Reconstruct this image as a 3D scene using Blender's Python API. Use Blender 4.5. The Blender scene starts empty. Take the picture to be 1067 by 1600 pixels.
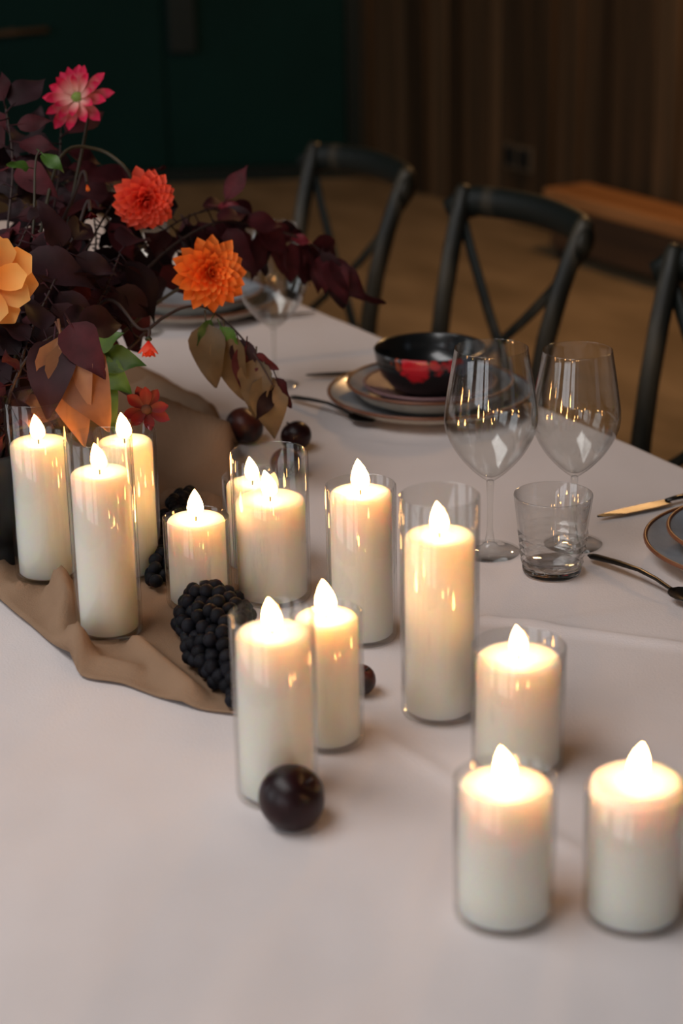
import bpy, bmesh, math, random
from mathutils import Vector, Matrix, Quaternion

random.seed(7)
S = bpy.context.scene
COL = S.collection
PI = math.pi

# ------------------------------------------------------------------ camera
FPX, PITCH, ROLL, EYE = 3000.0, math.radians(20.0), math.radians(1.1), 1.62
_fw = Vector((0, math.cos(PITCH), -math.sin(PITCH)))
_dn = Vector((0, -math.sin(PITCH), -math.cos(PITCH)))
_rt = Vector((1, 0, 0))
_ix = math.cos(ROLL) * _rt + math.sin(ROLL) * _dn
_iy = -math.sin(ROLL) * _rt + math.cos(ROLL) * _dn
CAM = Vector((0, 0, EYE))
cd = bpy.data.cameras.new('camera')
cam = bpy.data.objects.new('camera', cd)
COL.objects.link(cam)
cd.sensor_fit = 'VERTICAL'
cd.sensor_height = 36.0
cd.sensor_width = 24.0
cd.lens = FPX / 1600 * 36.0
cd.clip_start, cd.clip_end = 0.05, 60
m = Matrix.Identity(4)
for r in range(3):
    m[r][0], m[r][1], m[r][2], m[r][3] = _ix[r], -_iy[r], -_fw[r], CAM[r]
cam.matrix_world = m
cd.dof.use_dof = True
cd.dof.focus_distance = 2.25
cd.dof.aperture_fstop = 3.8
S.camera = cam

# ------------------------------------------------------------------ light
EA = Vector((0.482, -0.876, 0)).normalized()      # along the table, towards the viewer
NA = Vector((-EA.y, EA.x, 0))                     # across the table, towards the chairs
ROT = math.atan2(EA.y, EA.x)
def W(e, n, z=0.0):
    v = EA * e + NA * n
    return Vector((v.x, v.y, z))

world = bpy.data.worlds.new('world')
S.world = world
world.use_nodes = True
world.node_tree.nodes['Background'].inputs[0].default_value = (0.55, 0.62, 0.75, 1)
world.node_tree.nodes['Background'].inputs[1].default_value = 0.3

def area(name, loc, look, sx, sy, power, col):
    d = bpy.data.lights.new(name, 'AREA')
    d.shape = 'RECTANGLE'
    d.size, d.size_y, d.energy, d.color = sx, sy, power, col
    o = bpy.data.objects.new(name, d)
    COL.objects.link(o)
    z = -Vector(look).normalized()
    up = Vector((0, 0, 1))
    x = up.cross(z).normalized()
    y = z.cross(x)
    mm = Matrix.Identity(4)
    for r in range(3):
        mm[r][0], mm[r][1], mm[r][2], mm[r][3] = x[r], y[r], z[r], loc[r]
    o.matrix_world = mm
    return o
WIN_L = -3.2      # n of the window wall on the left
WIN_E = 3.6       # e of the window wall behind the viewer
LEFT_WINDOWS = [(-6.0, 2.0), (-2.6, 2.0), (0.2, 2.0), (2.4, 1.6)]  # farthest one put in to brighten the floor beyond the table
REAR_WINDOWS = [(2.5, 0.9)]
TOP_FILL = (-1.7, -0.9, 3.4, 1.5)    # added overhead fill panel: e, n, length, width
for e, w in LEFT_WINDOWS:
    area('daylight_or_fill', W(e, WIN_L - 0.02, 2.1), NA, w, 2.4, 32 * w / 2, (0.94, 0.96, 1.0))
for n, w in REAR_WINDOWS:
    area('daylight_or_fill', W(WIN_E + 0.02, n, 2.1), -EA, w, 2.4, 40, (0.92, 0.96, 1.0))
area('daylight_or_fill', W(TOP_FILL[0], TOP_FILL[1], 3.895), (0.001, 0, -1), TOP_FILL[2], TOP_FILL[3], 80, (1.0, 0.98, 0.97)).rotation_euler = (0, 0, ROT)  # overhead fill added to brighten the tabletop, the ceiling has no opening
# warm lamp on the far right, out of frame, over the bench
ld = bpy.data.lights.new('warm_lamp', 'POINT')
ld.energy, ld.color, ld.shadow_soft_size = 75, (1.0, 0.55, 0.22), 0.12
lo = bpy.data.objects.new('warm_lamp', ld)
lo.location = W(-4.5, 3.75, 2.6)
COL.objects.link(lo)
FLAME_POWER = 62.0

S.view_settings.view_transform = 'Standard'
S.view_settings.look = 'None'
S.view_settings.exposure = 0.0
S.view_settings.gamma = 1.0
S.view_settings.use_curve_mapping = False
S.cycles.transparent_max_bounces = 48
S.cycles.max_bounces = 14
S.cycles.transmission_bounces = 12
S.cycles.use_denoising = True
S.cycles.sample_clamp_indirect = 4.0

# ------------------------------------------------------------------ helpers
def spot(px, py, depth):
    """world point seen at a pixel of the 1067x1600 photograph at a given distance along the view"""
    return CAM + (_fw + _ix * ((px - 533.5) / FPX) + _iy * ((py - 800) / FPX)) * depth
def at(px, py, z):
    d = _fw + _ix * ((px - 533.5) / FPX) + _iy * ((py - 800) / FPX)
    return CAM + d * ((z - EYE) / d.z)

class MB:
    def __init__(s): s.v = []; s.f = []
    def add(s, vs, fs):
        k = len(s.v)
        s.v += [tuple(v) for v in vs]
        s.f += [tuple(i + k for i in f) for f in fs]
        return s
    def box(s, x0, x1, y0, y1, z0, z1, b=0.0):
        if b <= 0:
            vs = [(x, y, z) for z in (z0, z1) for y in (y0, y1) for x in (x0, x1)]
            return s.add(vs, [(0,2,3,1),(4,5,7,6),(0,1,5,4),(2,6,7,3),(0,4,6,2),(1,3,7,5)])
        bm = bmesh.new()
        bmesh.ops.create_cube(bm, size=1)
        for v in bm.verts:
            v.co = Vector(((x0+x1)/2 + v.co.x*(x1-x0), (y0+y1)/2 + v.co.y*(y1-y0), (z0+z1)/2 + v.co.z*(z1-z0)))
        bmesh.ops.bevel(bm, geom=bm.edges[:], offset=b, segments=2, affect='EDGES', profile=0.5)
        bm.verts.index_update()
        s.add([v.co for v in bm.verts], [[v.index for v in f.verts] for f in bm.faces])
        bm.free()
        return s
    def lathe(s, prof, seg=48, closed=False, wob=None):
        """prof: list of (r, z); rings, ends with r=0 collapse to a pole"""
        k = len(s.v)
        idx = []
        for r, z in prof:
            if r <= 1e-7:
                s.v.append((0, 0, z)); idx.append([len(s.v)-1]*seg)
            else:
                row = []
                for j in range(seg):
                    a = 2*PI*j/seg
                    rr = r*(wob(a, z) if wob else 1)
                    s.v.append((rr*math.cos(a), rr*math.sin(a), z)); row.append(len(s.v)-1)
                idx.append(row)
        n = len(idx)
        for i in range(n if closed else n-1):
            A, B = idx[i], idx[(i+1) % n]
            for j in range(seg):
                q = (A[j], A[(j+1) % seg], B[(j+1) % seg], B[j])
                u = []
                for t in q:
                    if t not in u: u.append(t)
                if len(u) >= 3: s.f.append(tuple(u))
        return s
    def tube(s, pts, rad, seg=8, flat=None, cap=True):
        """pts along a path; rad number or list of radii; flat=(wide, thin, axis) gives an oblong section"""
        pts = [Vector(p) for p in pts]
        if not isinstance(rad, (list, tuple)): rad = [rad]*len(pts)
        k = len(s.v)
        ref = None
        for i, p in enumerate(pts):
            t = (pts[min(i+1, len(pts)-1)] - pts[max(i-1, 0)]).normalized()
            if flat: a = Vector(flat[2])
            else: a = ref if ref else (Vector((0,0,1)) if abs(t.z) < 0.9 else Vector((1,0,0)))
            u = (a - t*a.dot(t)).normalized()
            w = t.cross(u)
            ref = u
            ru, rw = (rad[i]*flat[0], rad[i]*flat[1]) if flat else (rad[i], rad[i])
            for j in range(seg):
                th = 2*PI*j/seg
                s.v.append(tuple(p + u*(ru*math.cos(th)) + w*(rw*math.sin(th))))
        for i in range(len(pts)-1):
            for j in range(seg):
                s.f.append((k+i*seg+j, k+i*seg+(j+1) % seg, k+(i+1)*seg+(j+1) % seg, k+(i+1)*seg+j))
        if cap:
            s.f.append(tuple(k+j for j in reversed(range(seg))))
            e = k+(len(pts)-1)*seg
            s.f.append(tuple(e+j for j in range(seg)))
        return s
    def mesh(s, name, smooth=True, mat=None):
        me = bpy.data.meshes.new(name)
        me.from_pydata(s.v, [], s.f)
        me.polygons.foreach_set('use_smooth', [smooth]*len(me.polygons))
        me.update()
        if mat: me.materials.append(mat)
        return me

def autosharp(me, ang=40):
    bm = bmesh.new(); bm.from_mesh(me)
    bmesh.ops.recalc_face_normals(bm, faces=bm.faces[:])
    for ed in bm.edges:
        if len(ed.link_faces) == 2 and ed.calc_face_angle(0) > math.radians(ang): ed.smooth = False
    bm.to_mesh(me); bm.free()
    return me

def obj(name, me, parent=None, loc=None, rotz=None):
    o = bpy.data.objects.new(name, me)
    COL.objects.link(o)
    if parent: o.parent = parent
    if loc is not None: o.location = loc
    if rotz is not None: o.rotation_euler = (0, 0, rotz)
    return o
def tag(o, label=None, cat=None, group=None, kind=None):
    if label: o['label'] = label
    if cat: o['category'] = cat
    if group: o['group'] = group
    if kind: o['kind'] = kind
    return o
def thing(name, label, cat, loc=(0,0,0), rotz=0.0, group=None):
    o = bpy.data.objects.new(name, None)
    COL.objects.link(o)
    o.empty_display_size = 0.05
    o.location = loc
    o.rotation_euler = (0, 0, rotz)
    return tag(o, label, cat, group)
def kids(o): return [c for c in bpy.data.objects if c.parent == o]
def dup(root, loc, rotz, label, group=None):
    c = root.copy(); COL.objects.link(c)
    c.location = loc; c.rotation_euler = (0, 0, rotz)
    c['label'] = label
    if group: c['group'] = group
    for ch in kids(root):
        d = ch.copy(); COL.objects.link(d); d.parent = c
        for g in kids(ch):
            h = g.copy(); COL.objects.link(h); h.parent = d
    return c
def frame(origin, zaxis, xhint=Vector((0,0,1))):
    z = Vector(zaxis).normalized()
    x = xhint - z*xhint.dot(z)
    if x.length < 1e-4: x = Vector((1,0,0)) - z*z.x
    x.normalize()
    y = z.cross(x)
    mm = Matrix.Identity(4)
    for r in range(3):
        mm[r][0], mm[r][1], mm[r][2], mm[r][3] = x[r], y[r], z[r], origin[r]
    return mm

# ------------------------------------------------------------------ materials
def mat(name, col, rough=0.5, metal=0.0, spec=0.5, sss=None, coat=0.0, var=0.0, scale=30.0, bump=0.0, bscale=None,
        col2=None, stretch=(1,1,1), trans=0.0, objvar=0.0, thr=(0.35, 0.65)):
    mt = bpy.data.materials.new(name)
    mt.use_nodes = True
    nt = mt.node_tree; N = nt.nodes; L = nt.links
    b = N['Principled BSDF']
    b.inputs['Base Color'].default_value = (*col, 1)
    b.inputs['Roughness'].default_value = rough
    b.inputs['Metallic'].default_value = metal
    b.inputs['Specular IOR Level'].default_value = spec
    b.inputs['Coat Weight'].default_value = coat
    if sss:
        b.inputs['Subsurface Weight'].default_value = 1.0
        b.inputs['Subsurface Radius'].default_value = sss[0]
        b.inputs['Subsurface Scale'].default_value = sss[1]
    tc = N.new('ShaderNodeTexCoord')
    mp = N.new('ShaderNodeMapping'); mp.inputs['Scale'].default_value = stretch
    L.new(tc.outputs['Object'], mp.inputs['Vector'])
    out = None
    if col2 is not None or var > 0:
        nz = N.new('ShaderNodeTexNoise'); nz.inputs['Scale'].default_value = scale; nz.inputs['Detail'].default_value = 5
        L.new(mp.outputs[0], nz.inputs['Vector'])
        rp = N.new('ShaderNodeMapRange')
        rp.inputs['From Min'].default_value, rp.inputs['From Max'].default_value = thr
        L.new(nz.outputs['Fac'], rp.inputs['Value'])
        mx = N.new('ShaderNodeMix'); mx.data_type = 'RGBA'
        c2 = col2 if col2 is not None else tuple(c*(1-var) for c in col)
        mx.inputs[6].default_value = (*col, 1); mx.inputs[7].default_value = (*c2, 1)
        L.new(rp.outputs[0], mx.inputs[0])
        out = mx.outputs[2]
    if objvar > 0:
        oi = N.new('ShaderNodeObjectInfo')
        hs = N.new('ShaderNodeHueSaturation')
        mr = N.new('ShaderNodeMapRange'); mr.inputs['To Min'].default_value = 1-objvar; mr.inputs['To Max'].default_value = 1+objvar
        L.new(oi.outputs['Random'], mr.inputs['Value']); L.new(mr.outputs[0], hs.inputs['Value'])
        if out: L.new(out, hs.inputs['Color'])
        else: hs.inputs['Color'].default_value = (*col, 1)
        out = hs.outputs['Color']
    if out: L.new(out, b.inputs['Base Color'])
    if bump > 0:
        nb = N.new('ShaderNodeTexNoise'); nb.inputs['Scale'].default_value = bscale or scale; nb.inputs['Detail'].default_value = 4
        L.new(mp.outputs[0], nb.inputs['Vector'])
        bp = N.new('ShaderNodeBump'); bp.inputs['Strength'].default_value = bump; bp.inputs['Distance'].default_value = 0.002
        L.new(nb.outputs['Fac'], bp.inputs['Height']); L.new(bp.outputs[0], b.inputs['Normal'])
    if trans > 0:
        tr = N.new('ShaderNodeBsdfTranslucent')
        if out: L.new(out, tr.inputs['Color'])
        else: tr.inputs['Color'].default_value = (*col, 1)
        ms = N.new('ShaderNodeMixShader'); ms.inputs[0].default_value = trans
        L.new(b.outputs[0], ms.inputs[1]); L.new(tr.outputs[0], ms.inputs[2])
        L.new(ms.outputs[0], N['Material Output'].inputs['Surface'])
    return mt

def thin_glass(name, tint=(0.975, 0.98, 0.975), base=0.065, gain=0.75, power=4.2, rough=0.0):
    """clear blown glass: passes light straight through and mirrors by angle"""
    mt = bpy.data.materials.new(name); mt.use_nodes = True
    nt = mt.node_tree; N = nt.nodes; L = nt.links
    N.remove(N['Principled BSDF'])
    tr = N.new('ShaderNodeBsdfTransparent'); tr.inputs['Color'].default_value = (*tint, 1)
    gl = N.new('ShaderNodeBsdfGlossy'); gl.inputs['Roughness'].default_value = rough
    lw = N.new('ShaderNodeLayerWeight'); lw.inputs['Blend'].default_value = 0.5
    pw = N.new('ShaderNodeMath'); pw.operation = 'POWER'; pw.inputs[1].default_value = power
    mu = N.new('ShaderNodeMath'); mu.operation = 'MULTIPLY_ADD'; mu.inputs[1].default_value = gain; mu.inputs[2].default_value = base
    ms = N.new('ShaderNodeMixShader')
    L.new(lw.outputs['Facing'], pw.inputs[0]); L.new(pw.outputs[0], mu.inputs[0]); L.new(mu.outputs[0], ms.inputs[0])
    L.new(tr.outputs[0], ms.inputs[1]); L.new(gl.outputs[0], ms.inputs[2])
    L.new(ms.outputs[0], N['Material Output'].inputs['Surface'])
    return mt
def real_glass(name, ior=1.45):
    mt = bpy.data.materials.new(name); mt.use_nodes = True
    N = mt.node_tree.nodes
    b = N['Principled BSDF']
    b.inputs['Transmission Weight'].default_value = 1; b.inputs['Roughness'].default_value = 0.0; b.inputs['IOR'].default_value = ior
    return mt
def emit(name, col, strength):
    mt = bpy.data.materials.new(name); mt.use_nodes = True
    N = mt.node_tree.nodes; L = mt.node_tree.links
    N.remove(N['Principled BSDF'])
    em = N.new('ShaderNodeEmission'); em.inputs[0].default_value = (*col, 1); em.inputs[1].default_value = strength
    L.new(em.outputs[0], N['Material Output'].inputs['Surface'])
    return mt

M = dict(
    green=mat('dark_green_paint', (0.0025, 0.026, 0.023), 0.7, spec=0.12, var=0.25, scale=1.5, bump=0.1, bscale=60),
    green_dark=mat('black_green_metal', (0.005, 0.012, 0.010), 0.5, spec=0.3),
    handle=mat('worn_bronze_rail', (0.10, 0.065, 0.04), 0.5, metal=0.3),
    floor=mat('brown_concrete', (0.33, 0.235, 0.135), 0.8, spec=0.2, col2=(0.22, 0.155, 0.085), scale=2.2, bump=0.15, bscale=40, stretch=(1, 2.4, 1)),
    plaster=mat('grey_plaster', (0.30, 0.28, 0.25), 0.9, var=0.15, scale=3),
    ceil=mat('dark_ceiling_boards', (0.10, 0.08, 0.06), 0.9, var=0.2, scale=3),
    board=mat('dark_timber_boards', (0.095, 0.054, 0.026), 0.6, spec=0.25, col2=(0.045, 0.030, 0.016), scale=14, stretch=(1, 1, 0.06), bump=0.2, objvar=0.6),
    bench=mat('orange_brown_bench_wood', (0.46, 0.21, 0.075), 0.5, col2=(0.30, 0.125, 0.04), scale=9, stretch=(0.15, 2, 2), bump=0.15),
    bench_dark=mat('dark_brown_bench_wood', (0.085, 0.042, 0.018), 0.6, col2=(0.05, 0.025, 0.012), scale=9, stretch=(0.15, 2, 2)),
    socket=mat('black_plastic', (0.008, 0.010, 0.011), 0.4),
    socket_plate=mat('brown_socket_plate', (0.10, 0.075, 0.048), 0.45),
    chair=mat('black_worn_wood', (0.008, 0.011, 0.009), 0.48, spec=0.32, col2=(0.060, 0.047, 0.030), scale=18, stretch=(1,1,0.25), thr=(0.52, 0.78), bump=0.15),
    chair_post=mat('worn_black_post_lit_brown', (0.016, 0.016, 0.012), 0.45, spec=0.4, col2=(0.10, 0.080, 0.052), scale=16, stretch=(1,1,0.2), thr=(0.45, 0.8), bump=0.15),  # worn black wood; extra brown paints in the light on the posts
    cane=mat('dark_woven_seat', (0.05, 0.042, 0.03), 0.7, var=0.4, scale=120, bump=0.4),
    frame=mat('white_window_paint', (0.6, 0.6, 0.58), 0.5),
    cloth=mat('white_linen', (0.74, 0.675, 0.665), 0.9, spec=0.15, var=0.05, scale=5, bump=0.25, bscale=420),
    table=mat('table_wood', (0.16, 0.09, 0.045), 0.5, var=0.3, scale=12, stretch=(0.2, 2, 2)),
    runner=mat('taupe_gauze', (0.34, 0.215, 0.135), 0.95, spec=0.1, var=0.12, scale=14, bump=0.5, bscale=500, trans=0.12),
    wax=mat('ivory_wax', (0.955, 0.89, 0.80), 0.5, spec=0.3, sss=((1.0, 0.66, 0.32), 0.032)),
    wick=mat('charred_wick', (0.01, 0.008, 0.006), 0.9),
    flame=emit('candle_flame', (1.0, 0.46, 0.14), FLAME_POWER),
    cyl=thin_glass('candle_cylinder_glass'),
    wine=thin_glass('wine_glass_bowl', base=0.06, gain=0.95, power=3.2),
    stem=real_glass('wine_glass_stem'),
    tumbler=thin_glass('tumbler_glass', tint=(0.985, 0.985, 0.98), base=0.085, gain=0.8, power=2.2),
    base=real_glass('thick_glass_base', 1.4),
    plate=mat('blue_grey_glaze', (0.36, 0.41, 0.47), 0.25, spec=0.5, col2=(0.22, 0.24, 0.28), scale=11, coat=0.3),
    plate_out=mat('beige_stoneware', (0.62, 0.56, 0.46), 0.45, var=0.15, scale=40),
    plate_rim=mat('rust_brown_glaze_edge', (0.20, 0.075, 0.035), 0.35, var=0.3, scale=30),
    mauve=mat('mauve_stoneware', (0.22, 0.115, 0.12), 0.5, var=0.2, scale=20),
    steel=mat('dark_pewter', (0.035, 0.032, 0.030), 0.30, metal=0.75, var=0.2, scale=30),
    grape=mat('blue_black_grape_skin', (0.004, 0.004, 0.006), 0.6, spec=0.12, col2=(0.011, 0.011, 0.015), scale=60, objvar=0.4),
    stalk=mat('grape_stalk', (0.14, 0.13, 0.04), 0.7),
    plum=mat('dark_plum_skin', (0.010, 0.003, 0.004), 0.34, spec=0.3, col2=(0.026, 0.006, 0.007), scale=25),
    fig=mat('red_brown_fig_skin', (0.10, 0.022, 0.014), 0.4, col2=(0.018, 0.010, 0.012), scale=18, thr=(0.45, 0.6)),
    vase=mat('black_ceramic', (0.012, 0.012, 0.012), 0.5, bump=0.1),
    twig=mat('dark_twig', (0.035, 0.018, 0.014), 0.7),
    twig_g=mat('olive_stem', (0.045, 0.036, 0.018), 0.6),
    leaf_b=mat('burgundy_leaf', (0.090, 0.016, 0.021), 0.6, spec=0.15, col2=(0.028, 0.009, 0.010), scale=24, objvar=0.5, trans=0.18),
    leaf_d=mat('deep_purple_leaf', (0.018, 0.008, 0.009), 0.6, spec=0.18, col2=(0.038, 0.014, 0.019), scale=20, objvar=0.5, trans=0.12),
    leaf_r=mat('crimson_leaf', (0.22, 0.018, 0.030), 0.5, var=0.4, scale=24, objvar=0.3, trans=0.25),
    leaf_t=mat('tan_olive_leaf', (0.15, 0.10, 0.048), 0.55, col2=(0.065, 0.048, 0.022), scale=22, objvar=0.25, trans=0.2),
    leaf_o=mat('russet_leaf', (0.34, 0.15, 0.06), 0.55, col2=(0.17, 0.06, 0.03), scale=22, objvar=0.25, trans=0.25),
    leaf_g=mat('green_leaf', (0.075, 0.17, 0.022), 0.5, col2=(0.03, 0.075, 0.012), scale=20, objvar=0.3, trans=0.25),
    green_eye=mat('green_flower_eye', (0.16, 0.24, 0.03), 0.7, var=0.3, scale=200),
    dark_eye=mat('dark_flower_eye', (0.03, 0.008, 0.006), 0.8, var=0.3, scale=200),
    calyx=mat('dark_green_calyx', (0.025, 0.035, 0.014), 0.6),
)
def petal_mat(name, base, tip, rough=0.55, trans=0.25, y0=0.15, y1=0.8):
    """colour runs from the foot of the petal to its tip along the petal's own length"""
    mt = mat(name, base, rough, spec=0.25, trans=trans)
    nt = mt.node_tree; N = nt.nodes; L = nt.links
    tc = N.new('ShaderNodeTexCoord'); sp = N.new('ShaderNodeSeparateXYZ')
    L.new(tc.outputs['Generated'], sp.inputs[0])
    mr = N.new('ShaderNodeMapRange'); mr.inputs['From Min'].default_value = y0; mr.inputs['From Max'].default_value = y1
    L.new(sp.outputs['Y'], mr.inputs['Value'])
    mx = N.new('ShaderNodeMix'); mx.data_type = 'RGBA'
    mx.inputs[6].default_value = (*base, 1); mx.inputs[7].default_value = (*tip, 1)
    L.new(mr.outputs[0], mx.inputs[0])
    oi = N.new('ShaderNodeObjectInfo'); hs = N.new('ShaderNodeHueSaturation')
    m2 = N.new('ShaderNodeMapRange'); m2.inputs['To Min'].default_value = 0.82; m2.inputs['To Max'].default_value = 1.12
    L.new(oi.outputs['Random'], m2.inputs['Value']); L.new(m2.outputs[0], hs.inputs['Value']); L.new(mx.outputs[2], hs.inputs['Color'])
    for n in N:
        if n.type == 'BSDF_PRINCIPLED': L.new(hs.outputs[0], n.inputs['Base Color'])
        if n.type == 'BSDF_TRANSLUCENT': L.new(hs.outputs[0], n.inputs['Color'])
    return mt
P = dict(
    orange=petal_mat('orange_petal', (0.96, 0.11, 0.012), (1.0, 0.27, 0.045)),
    coral=petal_mat('coral_petal', (0.92, 0.040, 0.022), (1.0, 0.15, 0.085)),
    pink=petal_mat('pink_petal', (0.80, 0.42, 0.36), (0.66, 0.018, 0.080), y0=0.2, y1=0.75),
    yellow=petal_mat('amber_petal', (0.90, 0.26, 0.02), (0.92, 0.45, 0.12)),
    red=petal_mat('dark_red_petal', (0.05, 0.0015, 0.003), (0.105, 0.0015, 0.006)),
)

# ------------------------------------------------------------------ setting
def struct(name, me, loc=None, rotz=None):
    o = obj(name, me, None, loc, rotz)
    o['kind'] = 'structure'
    return o
E_FAR, E_NEAR, N_L, N_R, CEIL = -8.05, WIN_E, WIN_L, 4.5, 3.9
# everything in the room frame: x along the table (EA), y across it (NA)
struct('floor', MB().box(E_FAR-3.5, E_NEAR+0.2, N_L-0.2, N_R+0.3, -0.1, 0).mesh('floor', False, M['floor']), (0,0,0), ROT)
struct('ceiling', MB().box(E_FAR-3.5, E_NEAR+0.2, N_L-0.2, N_R+0.3, CEIL, CEIL+0.1).mesh('ceiling', False, M['ceil']), (0,0,0), ROT)

# wall on the right: timber boards nailed one by one on a backing
wr = struct('wall_right', MB().box(E_FAR-0.2, E_NEAR, N_R+0.03, N_R+0.15, 0, CEIL).mesh('wall_right', False, M['board']), (0,0,0), ROT)
e = E_FAR
rb = random.Random(3)
bcache = {}
while e < -1.2:
    w = rb.choice((0.075, 0.10, 0.13, 0.16))
    dpt = rb.choice((0.012, 0.022, 0.022, 0.042))
    key = (w, dpt)
    if key not in bcache:
        bcache[key] = MB().box(0.003, w-0.003, N_R+0.03-dpt, N_R+0.031, 0.005, CEIL-0.005, 0.002).mesh('board', False, M['board'])
    o = obj('board', bcache[key], wr, (e, 0, 0))
    e += w

# dark green end wall, meeting the timber at the corner
corner = W(-7.94, N_R+0.03)
gdir = Vector((-0.995, -0.10, 0)).normalized()
GROT = math.atan2(gdir.y, gdir.x) + PI      # local x points right, towards the corner; local -y faces the table
gw = struct('wall_back', MB().box(-7.5, 0.3, 0.0, 0.12, 0, CEIL).mesh('wall_back', False, M['green']), corner, GROT)
door = struct('door_1', MB().box(-0.92, -0.09, -0.045, -0.002, 0.07, CEIL-0.6, 0.006).mesh('door_1', False, M['green']), corner, GROT)
door2 = struct('door_2', MB().box(-2.1, -0.926, -0.040, -0.002, 0.07, CEIL-0.6, 0.006).mesh('door_2', False, M['green']), corner, GROT)
obj('door_post', MB().box(-0.90, -0.775, -0.085, -0.044, 0.60, CEIL-0.6, 0.006).mesh('door_post', False, M['green_dark']), door)
obj('door_rail', MB().tube([(-2.05, -0.085, 0.69), (-1.8, -0.09, 0.705), (-1.44, -0.085, 0.725)], 0.012, 10).mesh('door_rail', True, M['handle']), door2)
obj('rail_bracket', MB().box(-1.62, -1.59, -0.08, -0.044, 0.70, 0.73).mesh('rail_bracket', False, M['handle']), door2)
struct('trim_1', MB().box(-0.085, 0.0, -0.06, 0.0, 0, CEIL).mesh('trim_1', False, M['green_dark']), corner, GROT)
struct('baseboard_back', MB().box(-7.5, -0.086, -0.055, 0.0, 0, 0.068).mesh('baseboard_back', False, M['green_dark']), corner, GROT)

# walls with the windows that light the room (behind and left of the viewer)
def window_wall(name, axis_len, openings, place):
    """wall in a local frame: x along it, y into the room, made of piers, sill and lintel around the openings"""
    z0, z1 = 0.9, 3.3
    mb = MB()
    x = axis_len[0]
    for c, w in sorted(openings):
        mb.box(x, c-w/2, -0.12, 0, 0, CEIL)
        mb.box(c-w/2, c+w/2, -0.12, 0, 0, z0); mb.box(c-w/2, c+w/2, -0.12, 0, z1, CEIL)
        x = c+w/2
    mb.box(x, axis_len[1], -0.12, 0, 0, CEIL)
    o = struct(name, mb.mesh(name, False, M['plaster']), *place)
    return o, z0, z1
wl, z0, z1 = window_wall('wall_left', (E_FAR-3.2, E_NEAR), LEFT_WINDOWS, (W(0, WIN_L), ROT))
wf, _, _ = window_wall('wall_front', (-N_R-0.1, -N_L), [(-n, w) for n, w in REAR_WINDOWS], (W(WIN_E, 0), ROT + PI/2))
k = 1
for par, items in ((wl, LEFT_WINDOWS), (wf, [(-n, w) for n, w in REAR_WINDOWS])):
    for c, w in items:
        mb = MB()
        a, b = c-w/2, c+w/2
        for bx in ((a, a+.05, z0, z1), (b-.05, b, z0, z1), (a, b, z0, z0+.05), (a, b, z1-.05, z1), (c-.02, c+.02, z0, z1), (a, b, 2.08, 2.12)):
            mb.box(bx[0], bx[1], 0.0, 0.05, bx[2], bx[3])
        o = struct('window_or_fill_%d' % k, mb.mesh('window_or_fill_%d' % k, False, M['frame']), par.location, par.rotation_euler.z)
        k += 1

mb = MB()
L2, W2 = TOP_FILL[2]/2, TOP_FILL[3]/2
for a_, b_, c_, d_ in ((-L2-.08, L2+.08, -W2-.08, -W2), (-L2-.08, L2+.08, W2, W2+.08), (-L2-.08, -L2, -W2, W2), (L2, L2+.08, -W2, W2), (-0.57, -0.53, -W2, W2), (0.53, 0.57, -W2, W2)):
    mb.box(a_, b_, c_, d_, CEIL-0.06, CEIL-0.012)
struct('window_or_fill_%d' % k, mb.mesh('window_or_fill_%d' % k, False, M['frame']), W(TOP_FILL[0], TOP_FILL[1]), ROT)  # frame around the added overhead fill panel, no real ceiling window

# twin socket on the timber wall
def on_right_wall(px, py):
    d = _fw + _ix*((px-533.5)/FPX) + _iy*((py-800)/FPX)
    t = (N_R-0.02 - NA.dot(CAM)) / NA.dot(d)
    p = CAM + d*t
    return EA.dot(p), p.z
se, sz = on_right_wall(810, 246)
so = thing('wall_socket', 'small brown twin socket with two dark outlets low on the timber wall', 'socket', W(se, N_R-0.012, sz), ROT)
obj('back_plate', MB().box(-0.105, 0.105, -0.014, 0.0, -0.052, 0.052, 0.004).mesh('back_plate', False, M['socket_plate']), so)
for sx in (-0.05, 0.05):
    obj('outlet', MB().box(sx-0.036, sx+0.036, -0.024, -0.013, -0.036, 0.036, 0.004).mesh('outlet', False, M['socket']), so)

# ------------------------------------------------------------------ bench by the timber wall
bz = 0.27
bt = at(848, 293, bz); be, bn = EA.dot(bt), NA.dot(bt)
bb = at(928, 277, bz); bn2 = NA.dot(bb)
bn2 = min(bn2, N_R-0.1)
bench = thing('low_bench', 'low chunky orange brown wooden bench standing along the timber wall', 'bench', W(be, bn), ROT)
bw = bn2-bn
o = obj('bench_top', MB().box(0, 2.4, 0, bw, bz-0.055, bz, 0.008).mesh('bench_top', False, M['bench']), bench)
obj('front_panel', MB().box(0.03, 2.37, 0.02, 0.05, 0.05, bz-0.056).mesh('front_panel', False, M['bench_dark']), bench)
obj('end_panel', MB().box(0.03, 0.06, 0.051, bw-0.02, 0.05, bz-0.056).mesh('end_panel', False, M['bench_dark']), bench)
obj('back_panel', MB().box(0.061, 2.37, bw-0.05, bw-0.02, 0.05, bz-0.056).mesh('back_panel', False, M['bench_dark']), bench)
for x in (0.05, 2.27):
    for y in (0.03, bw-0.1):
        obj('foot', MB().box(x, x+0.08, y, y+0.07, 0, 0.052, 0.004).mesh('foot', False, M['socket']), bench)

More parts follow.
